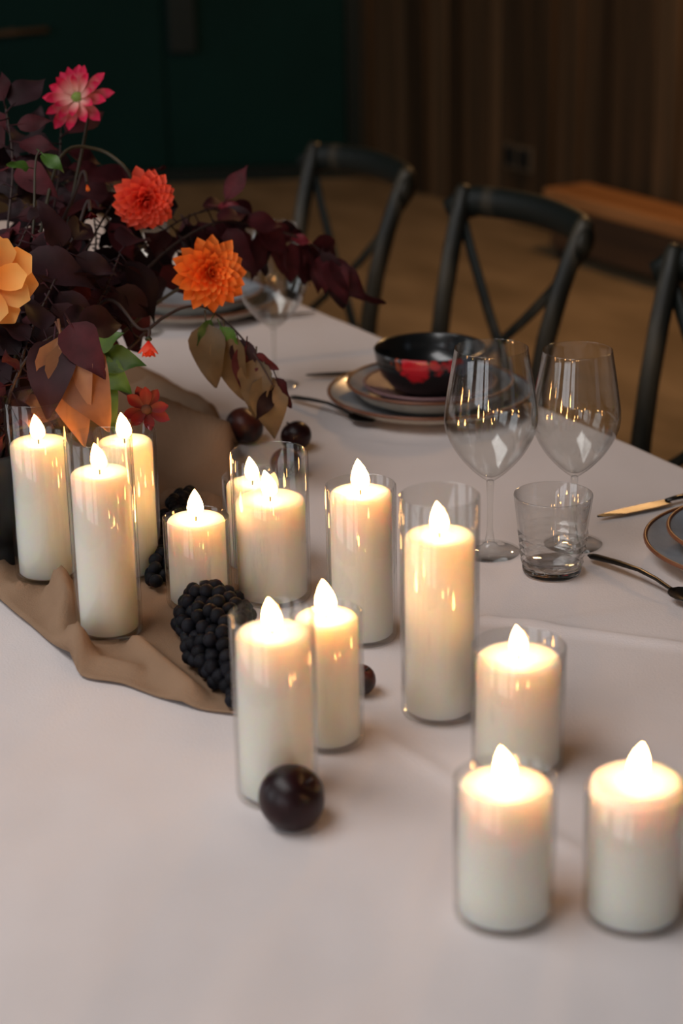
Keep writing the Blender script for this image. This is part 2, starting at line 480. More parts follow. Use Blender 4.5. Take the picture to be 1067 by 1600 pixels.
# ------------------------------------------------------------------ table
T_E0, T_E1, T_N0, T_N1, TZ = -4.25, 0.15, 0.02, 1.655, 0.75
tb = thing('dining_table', 'long wooden banquet table under a white linen cloth', 'table', W((T_E0+T_E1)/2, (T_N0+T_N1)/2), ROT)
hl, hw = (T_E1-T_E0)/2-0.012, (T_N1-T_N0)/2-0.012
obj('tabletop', MB().box(-hl, hl, -hw, hw, TZ-0.04, TZ-0.007, 0.004).mesh('tabletop', False, M['table']), tb)
for sx in (-1, 0, 1):
    for sy in (-1, 1):
        x, y = sx*(hl-0.25), sy*(hw-0.2)
        obj('leg', MB().box(x-.035, x+.035, y-.035, y+.035, 0, TZ-0.041, 0.004).mesh('leg', False, M['table']), tb)

def crease(p, a, b, wd):
    ab = b-a; t = max(0, min(1, (p-a).dot(ab)/ab.length_squared))
    d = (p-(a+ab*t)).length
    return math.exp(-(d/wd)**2)
c1 = (Vector(at(420, 567, TZ)[:2]), Vector(at(650, 541, TZ)[:2]))
c2 = (Vector(at(760, 968, TZ)[:2]), Vector(at(1150, 1020, TZ)[:2]))
c3 = (Vector(at(690, 1000, TZ)[:2]), Vector(at(1100, 935, TZ)[:2]))
c4 = (Vector(at(560, 1130, TZ)[:2]), Vector(at(900, 1330, TZ)[:2]))
from mathutils import noise
def cloth_z(x, y):
    p = Vector((x, y))
    z = 0.0
    z += 0.0042*noise.noise(Vector((x*7, y*3.5, 0.3))) + 0.0012*noise.noise(Vector((x*22, y*9, 4.3)))
    z += 0.012*crease(p, *c1, 0.007) + 0.008*crease(p, *c2, 0.009) + 0.004*crease(p, *c3, 0.014) + 0.004*crease(p, *c4, 0.010)
    return z*0.8
FLAT = []     # spots where something stands: the cloth lies flat there
def cz(x, y):
    z = cloth_z(x, y)
    for (fx, fy, fr) in FLAT:
        d = math.hypot(x-fx, y-fy)
        if d < fr*1.8: z = min(z, 0) * 1.0 if d < fr*1.15 else z*min(1, (d-fr*1.15)/(fr*0.65))
    return min(z, 0.010)

# ------------------------------------------------------------------ candle data: name, px base, py base, r glass, glass height, wax height, label bits
CAND = [
    # (base px, base py, glass r, glass h, wax h, on runner, flame lean, label)
    (76, 897, 0.0395, 0.224, 0.170, 1, -.1, 'tall pillar candle at the left edge beside the dark vase', 'tall glass cylinder with a high rim at the left edge beside the dark vase'),
    (172, 985, 0.0375, 0.230, 0.190, 1, -.15, 'tallest pillar candle on the taupe runner, nearest to its front edge', 'tall glass cylinder nearest to the front edge of the taupe runner'),
    (207, 893, 0.0375, 0.180, 0.168, 1, -.1, 'tall amber glowing candle half hidden behind the tallest runner candle', 'glass cylinder half hidden behind the tallest runner candle'),
    (312, 940, 0.0385, 0.106, 0.104, 1, 0.0, 'short pillar candle standing just behind the large grape bunch', 'short glass cylinder just behind the large grape bunch'),
    (427, 930, 0.0455, 0.178, 0.122, 0, -.2, 'pillar candle sunk low inside the wide clear glass behind the plum', 'wide tall rimmed glass holding the low burning candle in mid table'),
    (399, 885, 0.0370, 0.118, 0.110, 0, -.1, 'candle seen through the wide glass, farthest of the middle cluster', 'glass cylinder seen through the wide glass, farthest of the middle cluster'),
    (567, 993, 0.0390, 0.180, 0.172, 0, -.1, 'pillar candle near the dinner plates, left of the tallest right candle', 'glass cylinder near the dinner plates, left of the tallest right candle'),
    (434, 1238, 0.0395, 0.184, 0.166, 0, -.1, 'tall pillar candle right behind the dark plum', 'tall glass cylinder right behind the dark plum'),
    (514, 1155, 0.0360, 0.138, 0.134, 0, -.1, 'slim pillar candle peeking out right of the candle behind the plum', 'slim glass cylinder peeking out right of the plum candle'),
    (687, 1110, 0.0400, 0.236, 0.194, 0, -.1, 'tall pillar candle in high rimmed glass in front of the wine glasses', 'high rimmed glass cylinder in front of the wine glasses'),
    (808, 1190, 0.0455, 0.124, 0.112, 0, -.1, 'wide pillar candle behind the two front right candles', 'wide low glass cylinder behind the two front right candles'),
    (787, 1425, 0.0430, 0.127, 0.121, 0, -.15, 'short pillar candle at the front, left of the last right candle', 'short glass cylinder at the front, left of the last right one'),
    (988, 1427, 0.0430, 0.118, 0.126, 0, .1, 'short pillar candle at the right edge of the front of the table', 'short glass cylinder at the right edge of the front of the table'),
]
RUN_Z = 0.0065
cand_pos = []
for c in CAND:
    p = at(c[0], c[1], TZ + (RUN_Z if c[5] else 0))
    cand_pos.append(p)
    FLAT.append((p.x, p.y, c[2]))

# ------------------------------------------------------------------ place setting positions (measured on the table)
SET_A, SET_B, SET_C = at(1193, 848, 0.772), at(672, 612, 0.772), W(-3.20, 1.455)
WG = [at(765, 862, TZ), at(895, 850, TZ), at(430, 602, TZ), at(222, 520, TZ)]
TUMB = at(862, 893, TZ)
for p in WG: FLAT.append((p.x, p.y, 0.045))
FLAT.append((TUMB.x, TUMB.y, 0.045))
for p in (SET_A, SET_B, SET_C): FLAT.append((p.x, p.y, 0.17))
PLUM = at(457, 1288, TZ)
FLAT.append((PLUM.x, PLUM.y, 0.03))

def tablecloth():
    mb = MB()
    de, dn = 0.006, 0.006
    ne, nn = int((T_E1-T_E0)/de), int((T_N1-T_N0)/dn)
    DROP = 0.22
    rows = []
    nd = 9
    # columns across n: hanging part, top, hanging part
    us = [('a', j) for j in range(nd, 0, -1)] + [('t', j) for j in range(nn+1)] + [('b', j) for j in range(1, nd+1)]
    for i in range(ne+1):
        e_ = T_E0 + (T_E1-T_E0)*i/ne
        row = []
        for kind, j in us:
            if kind == 't':
                n_ = T_N0 + (T_N1-T_N0)*j/nn
                p = W(e_, n_)
                edge = min(j, nn-j)
                z = TZ - 0.001 + cz(p.x, p.y) - (0.006 if edge == 0 else 0)
            else:
                t = j/nd
                out = 0.010 + 0.012*t + 0.018*t*math.sin(e_*17 + 0.6*math.sin(e_*5))
                n_ = (T_N0 - out) if kind == 'a' else (T_N1 + out)
                z = TZ - 0.008 - DROP*t
                p = W(e_, n_)
            mb.v.append((p.x, p.y, z)); row.append(len(mb.v)-1)
        rows.append(row)
    for i in range(ne):
        for j in range(len(us)-1):
            mb.f.append((rows[i][j], rows[i+1][j], rows[i+1][j+1], rows[i][j+1]))
    # hanging ends
    for rr, sgn in ((rows[0], -1), (rows[-1], 1)):
        prev = rr
        e_ = T_E0 if sgn < 0 else T_E1
        top = rr[nd:nd+nn+1]
        for j in range(1, nd+1):
            t = j/nd
            cur = []
            for q in range(len(top)):
                n_ = T_N0 + (T_N1-T_N0)*q/nn
                p = W(e_ + sgn*(0.012+0.012*t+0.025*t*math.sin(n_*18)), n_)
                mb.v.append((p.x, p.y, TZ-0.008-DROP*t)); cur.append(len(mb.v)-1)
            pr = top if j == 1 else prev
            for q in range(len(top)-1):
                mb.f.append((pr[q], pr[q+1], cur[q+1], cur[q]) if sgn < 0 else (pr[q], cur[q], cur[q+1], pr[q+1]))
            prev = cur
    me = mb.mesh('tablecloth', True, M['cloth'])
    return tag(obj('tablecloth', me), 'white linen cloth with soft creases covering the whole table', 'tablecloth')
tablecloth()

# ------------------------------------------------------------------ gauze runner
RIDGES = []
def ridge(ax, ay, bx, by, h, wd):
    RIDGES.append((Vector(at(ax, ay, TZ)[:2]), Vector(at(bx, by, TZ)[:2]), h, wd))
ridge(92, 920, 128, 1040, 0.038, 0.015)
ridge(40, 930, 10, 900, 0.018, 0.02)
ridge(215, 1025, 300, 1098, 0.020, 0.014)
ridge(150, 1045, 215, 1060, 0.012, 0.012)
ridge(245, 690, 352, 735, 0.066, 0.045)
ridge(235, 612, 330, 655, 0.024, 0.022)
ridge(268, 790, 335, 800, 0.022, 0.016)
def run_h(x, y):
    p = Vector((x, y))
    z = 0.0
    for a, b, h, wd in RIDGES: z = max(z, h*crease(p, a, b, wd))
    z += 0.004*max(0, noise.noise(Vector((x*16, y*11, 2.0))))
    for (fx, fy, fr) in FLAT[:len(CAND)]:
        d = math.hypot(x-fx, y-fy)
        if d < fr+0.022: z *= max(0, (d-fr-0.006)/0.016)
    return z
def poly(pts, n):
    ps = [Vector(at(x, y, TZ)[:2]) for x, y in pts]
    seg = [(ps[i+1]-ps[i]).length for i in range(len(ps)-1)]
    tot = sum(seg); out = []
    for k in range(n+1):
        d = tot*k/n; i = 0
        while i < len(seg)-1 and d > seg[i]: d -= seg[i]; i += 1
        out.append(ps[i].lerp(ps[i+1], min(1, d/seg[i])))
    for _ in range(1):
        out = [out[0]] + [(out[i-1]+out[i]*2+out[i+1])/4 for i in range(1, n)] + [out[-1]]
    return out
nr, nc = 90, 44
Lc = poly([(372, 1122), (300, 1113), (250, 1096), (190, 1072), (128, 1064), (95, 1026), (45, 978), (0, 943), (-60, 893), (-130, 820), (-190, 750)], nr)
Rc = poly([(420, 1080), (392, 960), (366, 860), (350, 790), (366, 745), (372, 705), (352, 668), (300, 625), (255, 592), (205, 570), (150, 560)], nr)
mb = MB()
for i in range(nr+1):
    for j in range(nc+1):
        t = j/nc
        p = Lc[i].lerp(Rc[i], t)
        ed = min(i*0.3, j, nc-j)
        z = TZ + 0.0055 + run_h(p.x, p.y)*(0.75 if ed < 1 else 1.0)
        mb.v.append((p.x, p.y, z))
for i in range(nr):
    for j in range(nc):
        a = i*(nc+1)+j
        mb.f.append((a, a+1, a+nc+2, a+nc+1))
run = tag(obj('table_runner', mb.mesh('table_runner', True, M['runner'])), 'crumpled taupe gauze runner under the flowers and left candles', 'runner')
sm = run.modifiers.new('thickness', 'SOLIDIFY'); sm.thickness = 0.002; sm.offset = -1

# ------------------------------------------------------------------ candles
flame_prof = [(0, 0), (0.0042, 0.0015), (0.0075, 0.005), (0.0084, 0.010), (0.0074, 0.017), (0.0048, 0.0245), (0.0020, 0.030), (0, 0.033)]
def candle(i):
    px, py, R, gh, wh, onr, lean, lab, glab = CAND[i]
    p = cand_pos[i]
    r = R - 0.0050
    g = tag(obj('glass_cylinder', autosharp(MB().lathe([(0, 0), (R-0.003, 0), (R-0.0008, 0.0012), (R, 0.004), (R, gh-0.001), (R-0.001, gh), (R-0.0022, gh-0.001),
            (R-0.0024, 0.0055), (R-0.006, 0.0042), (0, 0.0042)], 56).mesh('glass_cylinder', True, M['cyl']), 60), None, p),
            glab, 'candle holder', 'glass candle cylinders on the table')
    c = thing('pillar_candle', lab, 'candle', p + Vector((0, 0, 0.0046)), random.uniform(0, 6), 'lit pillar candles on the table')
    z = wh - 0.0046
    b = 0.005
    prof = [(0, 0), (r-0.002, 0), (r, 0.002)] + [(r, z*t) for t in (0.25, 0.5, 0.75)] + [(r, z-b), (r-0.0008, z-b*0.5), (r-0.0028, z-b*0.1), (r-0.006, z-0.0002),
            (r*0.6, z-0.0012), (r*0.35, z-0.003), (r*0.12, z-0.0036), (0, z-0.0036)]
    obj('wax_body', MB().lathe(prof, 48).mesh('wax_body', True, M['wax']), c)
    wk = obj('wick', MB().tube([(0, 0, z-0.005), (0.0003, 0, z+0.002), (0.0012, 0.0004, z+0.007)], 0.0009, 6).mesh('wick', True, M['wick']), c)
    fl = MB().lathe(flame_prof, 12)
    s = random.uniform(0.9, 1.1)
    fl.v = [(x*1.15*s + lean*zz*0.9*abs(zz/0.033), y*1.15*s, zz*s) for x, y, zz in fl.v]
    f = obj('flame', fl.mesh('flame', True, M['flame']), wk, (0, 0, z+0.0025))
    f.rotation_euler = (0, 0, -c.rotation_euler.z)
    return c
for i in range(len(CAND)): candle(i)

# ------------------------------------------------------------------ tableware
def plate_prof(R, h, foot, t=0.005):
    """outer side from the foot up to the rim, then the eating side back to the centre"""
    out = [(0, 0.001), (foot-0.006, 0.001), (foot-0.004, 0), (foot, 0), (foot+0.004, 0.003), (R-0.020, h*0.42), (R-0.006, h*0.80), (R-0.0012, h-0.003)]
    inn = [(R-0.0045, h-0.001), (R-0.010, h*0.80+t*0.5), (R-0.024, h*0.42+t), (foot+0.002, 0.003+t), (foot*0.6, t*0.95), (0, t*0.9)]
    return out, inn
def plate(name, lab, cat, R, h, foot, loc, top, under, rim, group, rot=0.0):
    t = thing(name, lab, cat, loc, rot, group)
    out, inn = plate_prof(R, h, foot)
    obj('underside', MB().lathe(out, 72).mesh('underside', True, under), t)
    obj('well', MB().lathe(inn, 72).mesh('well', True, top), t)
    pr = []
    for k in range(10):
        a = 2*PI*k/10
        pr.append((R-0.0022+0.0026*math.cos(a), h-0.001+0.0028*math.sin(a)))
    obj('rim', MB().lathe(pr, 72, closed=True).mesh('rim', True, rim), t)
    return t
def splash_bowl_mat():
    mt = mat('black_glaze_red_splash', (0.010, 0.012, 0.013), 0.22, spec=0.6, coat=0.4)
    nt = mt.node_tree; N = nt.nodes; L = nt.links
    b = N['Principled BSDF']
    tc = N.new('ShaderNodeTexCoord')
    nz = N.new('ShaderNodeTexNoise'); nz.inputs['Scale'].default_value = 60; nz.inputs['Detail'].default_value = 3
    L.new(tc.outputs['Object'], nz.inputs['Vector'])
    ad = N.new('ShaderNodeVectorMath'); ad.operation = 'MULTIPLY_ADD'; ad.inputs[1].default_value = (0.05,)*3
    L.new(nz.outputs['Color'], ad.inputs[0]); L.new(tc.outputs['Object'], ad.inputs[2])
    col = None
    for cen, rad, c in (((-0.028+0.025, -0.082+0.025, 0.058+0.025), 0.021, (0.55, 0.012, 0.022)), ((0.006+0.025, -0.088+0.025, 0.064+0.025), 0.013, (0.45, 0.02, 0.025)),
                        ((-0.052+0.025, -0.066+0.025, 0.068+0.025), 0.010, (0.28, 0.05, 0.02)),
                        ((0.030+0.025, -0.082+0.025, 0.066+0.025), 0.012, (0.40, 0.02, 0.03)), ((0.052+0.025, -0.070+0.025, 0.064+0.025), 0.016, (0.03, 0.08, 0.17))):
        ds = N.new('ShaderNodeVectorMath'); ds.operation = 'DISTANCE'; ds.inputs[1].default_value = cen
        L.new(ad.outputs[0], ds.inputs[0])
        mr = N.new('ShaderNodeMapRange'); mr.inputs['From Min'].default_value = rad*0.8; mr.inputs['From Max'].default_value = rad*1.15
        mr.inputs['To Min'].default_value = 1; mr.inputs['To Max'].default_value = 0
        L.new(ds.outputs['Value'], mr.inputs['Value'])
        mx = N.new('ShaderNodeMix'); mx.data_type = 'RGBA'
        if col: L.new(col, mx.inputs[6])
        else: mx.inputs[6].default_value = (0.010, 0.012, 0.013, 1)
        mx.inputs[7].default_value = (*c, 1)
        L.new(mr.outputs[0], mx.inputs[0]); col = mx.outputs[2]
    L.new(col, b.inputs['Base Color'])
    return mt
M['bowl'] = splash_bowl_mat()
M['bowl_plain'] = mat('black_glaze', (0.010, 0.012, 0.013), 0.22, spec=0.6, coat=0.4)
def bowl(loc, lab, R=0.087, h=0.074, mt=None):
    prof = [(0, 0.002), (0.030, 0.002), (0.032, 0), (0.038, 0), (0.040, 0.004), (0.060, 0.014), (0.076, 0.032), (R-0.003, 0.054), (R, h-0.002), (R-0.0015, h), (R-0.0035, h-0.002),
            (R-0.007, 0.054), (0.070, 0.034), (0.054, 0.018), (0.030, 0.009), (0, 0.007)]
    return tag(obj('bowl', MB().lathe(prof, 72).mesh('bowl', True, mt or M['bowl']), None, loc), lab, 'bowl', 'black bowls on the plate stacks')
def setting(c, who, n=4, k=1.0):
    z = TZ + 0.001
    plate('charger_plate', 'large blue grey charger, lowest plate ' + who, 'plate', 0.160*k, 0.026, 0.095*k, Vector((c.x, c.y, z)), M['plate'], M['plate_out'], M['plate_rim'], 'blue grey charger plates')
    z += 0.0065
    plate('dinner_plate', 'deep blue grey plate, second plate up ' + who, 'plate', 0.130*k, 0.034, 0.080*k, Vector((c.x, c.y, z)), M['plate'], M['plate_out'], M['plate_rim'], 'deep blue grey plates')
    if n > 2:
        z += 0.0070
        plate('side_plate', 'small mauve plate under the black bowl ' + who, 'plate', 0.104, 0.026, 0.060, Vector((c.x, c.y, z)), M['mauve'], M['mauve'], M['mauve'], 'mauve side plates')
        z += 0.0065
        bowl(Vector((c.x, c.y, z)), 'black glazed bowl with red splashes on the stack behind the wine glasses' if who.startswith('behind') else 'black glazed bowl on the plate stack ' + who, mt=None if who.startswith('behind') else M['bowl_plain'])
setting(SET_B, 'behind the two near wine glasses')
setting(SET_A, 'at the right edge of the photo', n=2, k=0.91)
setting(SET_C, 'behind the orange dahlia', n=2)

# wine glasses
def wine_glass(loc, lab, s=1.0):
    g = thing('wine_glass', lab, 'glass', loc, 0, 'stemmed wine glasses')
    prof_o = [(0.0045, 0.094), (0.010, 0.098), (0.022, 0.108), (0.038, 0.126), (0.050, 0.146), (0.0565, 0.165), (0.0570, 0.182), (0.054, 0.205), (0.0490, 0.235), (0.0445, 0.262)]
    prof_i = [(0.0436, 0.262), (0.0481, 0.235), (0.0531, 0.205), (0.0561, 0.182), (0.0556, 0.166), (0.049, 0.1475), (0.037, 0.1280), (0.021, 0.1105), (0.009, 0.1010), (0, 0.0995)]
    def sub(pr, k):
        out = []
        for i in range(len(pr)-1):
            p0 = pr[max(0, i-1)]; p1 = pr[i]; p2 = pr[i+1]; p3 = pr[min(len(pr)-1, i+2)]
            for q in range(k):
                t = q/k
                out.append(tuple(max(0, 0.5*((2*p1[d]) + (-p0[d]+p2[d])*t + (2*p0[d]-5*p1[d]+4*p2[d]-p3[d])*t*t + (-p0[d]+3*p1[d]-3*p2[d]+p3[d])*t**3)) for d in (0, 1)))
        return out + [pr[-1]]
    mid = [(0.04445, 0.2628), (0.04365, 0.2628)]
    obj('goblet', MB().lathe(sub(prof_o, 3) + mid + sub(prof_i, 3), 64).mesh('goblet', True, M['wine']), g)
    stem = [(0, 0.0942), (0.0044, 0.0940), (0.0048, 0.090), (0.0040, 0.078), (0.0036, 0.055), (0.0038, 0.030), (0.0060, 0.014), (0.0120, 0.0075), (0.0300, 0.0035), (0.0380, 0.0022), (0.0385, 0.0012), (0.0375, 0), (0, 0)]
    obj('stem', MB().lathe(stem, 40).mesh('stem', True, M['wine']), g)
    return g
wg1 = wine_glass(WG[0], 'wine glass in front of the black bowl, left of the near pair')
dup(wg1, WG[1], 0, 'wine glass right of the near pair, just behind the tumbler').scale = (0.96, 0.96, 0.96)
dup(wg1, WG[2], 0, 'wine glass behind the orange dahlia and hanging tan leaves')
dup(wg1, WG[3], 0, 'wine glass farthest left, glimpsed through the burgundy foliage')

# tumbler with a cut pattern below
def tumbler():
    g = thing('tumbler', 'short clear water tumbler with a cut lower half beside the wine glasses', 'glass', TUMB)
    # outside: smooth lip, four rows of offset flat cut facets below it
    rows, nf = 5, 14
    mb = MB()
    pro = lambda z: 0.0350 + 0.0125*z/0.099
    mb.lathe([(pro(z), z) for z in (0.056, 0.058, 0.066, 0.078, 0.090, 0.0985)] + [(0.0472, 0.0998), (0.0464, 0.1001), (0.0457, 0.0993), (0.0405, 0.060), (0.0345, 0.024), (0.031, 0.0175), (0.024, 0.0150), (0, 0.0142)], 72)
    obj('cup', mb.mesh('cup', True, M['tumbler']), g)
    mb = MB()
    ring = []
    for i in range(2*rows+1):
        z = 0.0105 + (0.056-0.0105)*i/(2*rows)
        off = 0.5 if i % 2 else 0.0
        rr = pro(z)*(1.0 if i in (0, 2*rows) else (1.045 if i % 2 else 0.985))
        ring.append([len(mb.v)+j for j in range(nf)])
        for j in range(nf):
            a = 2*PI*(j+off)/nf
            mb.v.append((rr*math.cos(a), rr*math.sin(a), z))
    for i in range(2*rows):
        A, B = ring[i], ring[i+1]
        for j in range(nf):
            k = (j+1) % nf
            if i % 2 == 0: mb.f += [(A[j], A[k], B[j]), (A[k], B[k], B[j])]
            else: mb.f += [(A[j], B[k], B[j]), (A[j], A[k], B[k])]
    obj('cut_band', mb.mesh('cut_band', False, M['tumbler']), g)
    obj('glass_base', MB().lathe([(0, 0), (0.033, 0), (0.0350, 0.0012), (0.0358, 0.004), (0.0360, 0.0104), (0.028, 0.0128), (0, 0.0126)], 56).mesh('glass_base', True, M['base']), g)
tumbler()

# cutlery
def knife(p0, p1, lab):
    d = (Vector(p1)-Vector(p0)); L = d.length
    k = thing('table_knife', lab, 'knife', (p0[0], p0[1], TZ+0.0045), math.atan2(d.y, d.x), 'dark pewter cutlery')
    mb = MB()
    st = [(0, 0.001), (0.01, 0.005), (0.04, 0.009), (0.09, 0.0105), (0.115, 0.008)]
    for x, w in st:
        mb.v += [(x, -w, 0), (x, w*0.55, 0), (x, w*0.55, 0.0022), (x, -w, 0.0006)]
    for i in range(len(st)-1):
        for j in range(4):
            mb.f.append((i*4+j, i*4+(j+1) % 4, i*4+4+(j+1) % 4, i*4+4+j))
    mb.f += [(3, 2, 1, 0), tuple(len(mb.v)-4+j for j in range(4))]
    obj('blade', mb.mesh('blade', False, M['steel']), k)
    obj('knife_handle', MB().tube([(0.112, 0, 0.0022), (0.13, 0, 0.003), (0.18, 0, 0.0035), (0.225, 0, 0.0035), (0.232, 0, 0.003)], [0.004, 0.0055, 0.0065, 0.0075, 0.004], 10,
        flat=(1.0, 0.5, (0, 1, 0))).mesh('knife_handle', True, M['steel']), k)
    return k
def spoon(p0, p1, lab):
    """p0 end of the handle, p1 tip of the bowl"""
    d = (Vector(p1)-Vector(p0)); L = 0.20
    k = thing('dessert_spoon', lab, 'spoon', (p0[0], p0[1], TZ+0.0045), math.atan2(d.y, d.x), 'dark pewter cutlery')
    pts = [(0, 0, 0.003), (0.008, 0, 0.0035), (0.05, 0, 0.009), (0.09, 0, 0.012), (0.12, 0, 0.010), (0.142, 0, 0.006), (0.150, 0, 0.005)]
    obj('spoon_handle', MB().tube(pts, [0.004, 0.0075, 0.0062, 0.0045, 0.0038, 0.0036, 0.005], 10, flat=(1.0, 0.42, (0, 1, 0))).mesh('spoon_handle', True, M['steel']), k)
    mb = MB()
    nu, nv = 10, 16
    for lay in (0, 1):
        for i in range(nu+1):
            rr = i/nu
            for j in range(nv):
                a = 2*PI*j/nv
                x = 0.172 + 0.026*rr*math.cos(a); y = 0.0185*rr*math.sin(a)*(1-0.12*math.cos(a))
                z = 0.0008 + 0.0058*rr*rr + lay*0.0012
                mb.v.append((x, y, z))
    o0 = (nu+1)*nv
    for lay in (0, 1):
        for i in range(nu):
            for j in range(nv):
                q = (lay*o0+i*nv+j, lay*o0+i*nv+(j+1) % nv, lay*o0+(i+1)*nv+(j+1) % nv, lay*o0+(i+1)*nv+j)
                mb.f.append(q if lay else q[::-1])
    for j in range(nv):
        mb.f.append((nu*nv+j, nu*nv+(j+1) % nv, o0+nu*nv+(j+1) % nv, o0+nu*nv+j))
    obj('spoon_bowl', mb.mesh('spoon_bowl', True, M['steel']), k)
    return k
kA = at(933, 813, TZ); kB = at(478, 591, TZ)
knife(kA, kA + (at(1010, 796, TZ)-kA).normalized()*0.23 , 'dark pewter knife pointing left from the right edge plate')
knife(kB, kB + (at(540, 588, TZ)-kB).normalized()*0.23, 'dark pewter knife left of the plate stack with the black bowl')
spoon(at(921, 876, TZ), at(1075, 945, TZ), 'dark pewter spoon lying in front of the right edge plates')
spoon(at(455, 627, TZ), at(568, 664, TZ), 'dark pewter spoon left in front of the black bowl stack')
kC = at(492, 492, TZ)
knife(kC, kC + (at(430, 497, TZ)-kC).normalized()*0.23, 'dark pewter knife beside the far plates near the table edge')

# ------------------------------------------------------------------ chairs
def chair():
    """cross back bistro chair; x across, +y is the back, origin on the floor under the seat"""
    t = thing('cross_back_chair', '', 'chair', (0, 0, 0), 0, 'black cross back chairs along the far side')
    st = MB().lathe([(0, 0.445), (0.185, 0.445), (0.205, 0.450), (0.210, 0.460), (0.205, 0.470), (0.190, 0.474), (0.175, 0.471), (0, 0.468)], 40,
                    wob=lambda a, z: 1.0+0.05*abs(math.sin(2*a)))
    obj('seat', st.mesh('seat', True, M['cane']), t)
    top, HB = 0.853, 0.205
    def post(s, z):
        """centre line of the back post (also the rear leg)"""
        if z < 0.45: k = z/0.45; return Vector((s*(0.185-0.005*k), 0.235-0.045*k, z))
        k = (z-0.45)/(top-0.45)
        return Vector((s*(0.180+0.030*k*k), 0.190+0.020*k+0.065*k*k, z))
    for s in (-1, 1):
        obj('leg', MB().tube([post(s, z) for z in (0, 0.15, 0.3, 0.45, 0.55, 0.65, 0.75, 0.82, top+0.022, top+0.032)], [0.015, 0.017, 0.018, 0.020, 0.0195, 0.019, 0.019, 0.019, 0.019, 0.013], 12).mesh('leg', True, M['chair_post']), t)
        obj('leg', MB().tube([(s*0.185, -0.195, 0), (s*0.172, -0.17, 0.25), (s*0.160, -0.150, 0.45)], [0.014, 0.017, 0.019], 12).mesh('leg', True, M['chair']), t)
        # brace: starts behind the top corner, bows back, crosses to the other side of the seat
        pts = []
        for i in range(15):
            k = i/14
            x = s*(0.222 - 0.372*k**1.15)
            z = top-0.02 - (top-0.02-0.475)*k
            yb = 0.190+0.020*(1-k)+0.065*(1-k)**2
            pts.append((x, yb + 0.022*math.sin(PI*min(1, k*1.05)) + 0.008 + 0.012*s*(0.4-abs(k-0.5)), z))
        obj('cross_brace', MB().tube(pts, [0.0155]*15, 10, flat=(1.0, 0.45, (1, 0, 0.5))).mesh('cross_brace', True, M['chair']), t)
    # top rail: bent, thick, bowing backwards, ends wrapping past the posts
    pts, rad = [], []
    for i in range(21):
        k = -1+2*i/20
        y = 0.286 + 0.040*(1-k*k) - 0.028*max(0, abs(k)-0.85)/0.15
        z = top - 0.002 + 0.010*(1-k*k) - 0.022*max(0, abs(k)-0.85)/0.15
        pts.append((0.238*k, y, z)); rad.append(0.031*(0.72 if abs(k) > 0.97 else 1.0))
    obj('top_rail', MB().tube(pts, rad, 14, flat=(1.05, 0.60, (0, 0, 1))).mesh('top_rail', True, M['chair']), t)
    for z, yy in ((0.20, 0.0), (0.27, 0.0)):
        for s in (-1, 1):
            obj('stretcher', MB().tube([(s*0.175, -0.176, z-0.02), (s*0.178, 0.02, z), (s*0.182, 0.214, z-0.02)], 0.008, 8).mesh('stretcher', True, M['chair']), t)
    obj('seat_hoop', MB().tube([(0.20*math.cos(a)*1.0, 0.20*math.sin(a), 0.435) for a in [2*PI*i/36 for i in range(37)]], 0.011, 8).mesh('seat_hoop', True, M['chair']), t)
    return t
ch = chair()
def seat_at(e_, n_): return W(e_, n_-0.275)
ch.location = seat_at(-3.160, 2.155); ch.rotation_euler = (0, 0, ROT)
ch['label'] = 'black cross back chair in the middle, behind the plate stack'
dup(ch, seat_at(-3.825, 2.16), ROT, 'black cross back chair farthest left, before the green wall corner')
dup(ch, seat_at(-2.455, 2.150), ROT, 'black cross back chair cut off by the right edge of the photo')

# ------------------------------------------------------------------ fruit
def fruit(name, loc, r, lab, cat, mt, squash=0.9, tilt=(0, 0, 0), group=None):
    prof = []
    for i in range(17):
        a = -PI/2 + PI*i/16
        rr = math.cos(a); zz = math.sin(a)
        dim = 0.18*math.exp(-(rr/0.25)**2) if zz > 0 else 0.06*math.exp(-(rr/0.3)**2)
        prof.append((rr*r if 0 < i < 16 else 0, (zz - math.copysign(dim, zz))*r*squash))
    seam = lambda a, z: 1 - 0.035*math.exp(-((abs(((a+PI) % (2*PI))-PI))/0.22)**2)
    t = thing(name, lab, cat, (loc[0], loc[1], loc[2]+r*squash*0.93), 0, group)
    t.rotation_euler = tilt
    obj('flesh', MB().lathe(prof, 32, wob=seam).mesh('flesh', True, mt), t)
    obj('stalk', MB().tube([(0, 0, r*squash*0.78), (0.001, 0, r*squash*0.95), (0.003, 0.001, r*squash*1.08)], [0.0016, 0.0013, 0.0018], 6).mesh('stalk', True, M['twig']), t)
    return t
fruit('plum', PLUM, 0.031, 'round dark plum alone in front of the candles', 'plum', M['plum'], 0.96, (0.5, 0.5, 0.3), 'dark fruit on the table')
f1 = at(383, 690, TZ); fruit('fig', (f1.x, f1.y, TZ), 0.029, 'red brown fig beside the runner under the hanging tan leaves', 'fig', M['fig'], 0.9, (0.5, 0.4, 1.0), 'dark fruit on the table')
f2 = at(463, 702, TZ); fruit('fig', (f2.x, f2.y, TZ), 0.023, 'dark fig on the white cloth right of the tan leaves', 'fig', M['plum'], 0.95, (-0.4, 0.3, 2.0), 'dark fruit on the table')
f3 = at(447, 742, TZ); fruit('fig', (f3.x, f3.y, TZ), 0.022, 'reddish fig seen through the rim of the wide glass', 'fig', M['fig'], 0.9, (0.3, -0.5, 0.5), 'dark fruit on the table')
f4 = at(563, 1082, TZ); fruit('fig', (f4.x, f4.y, TZ), 0.017, 'small brown fig half hidden behind the slim candle', 'fig', M['fig'], 0.95, (0.3, 0.4, 0.2), 'dark fruit on the table')

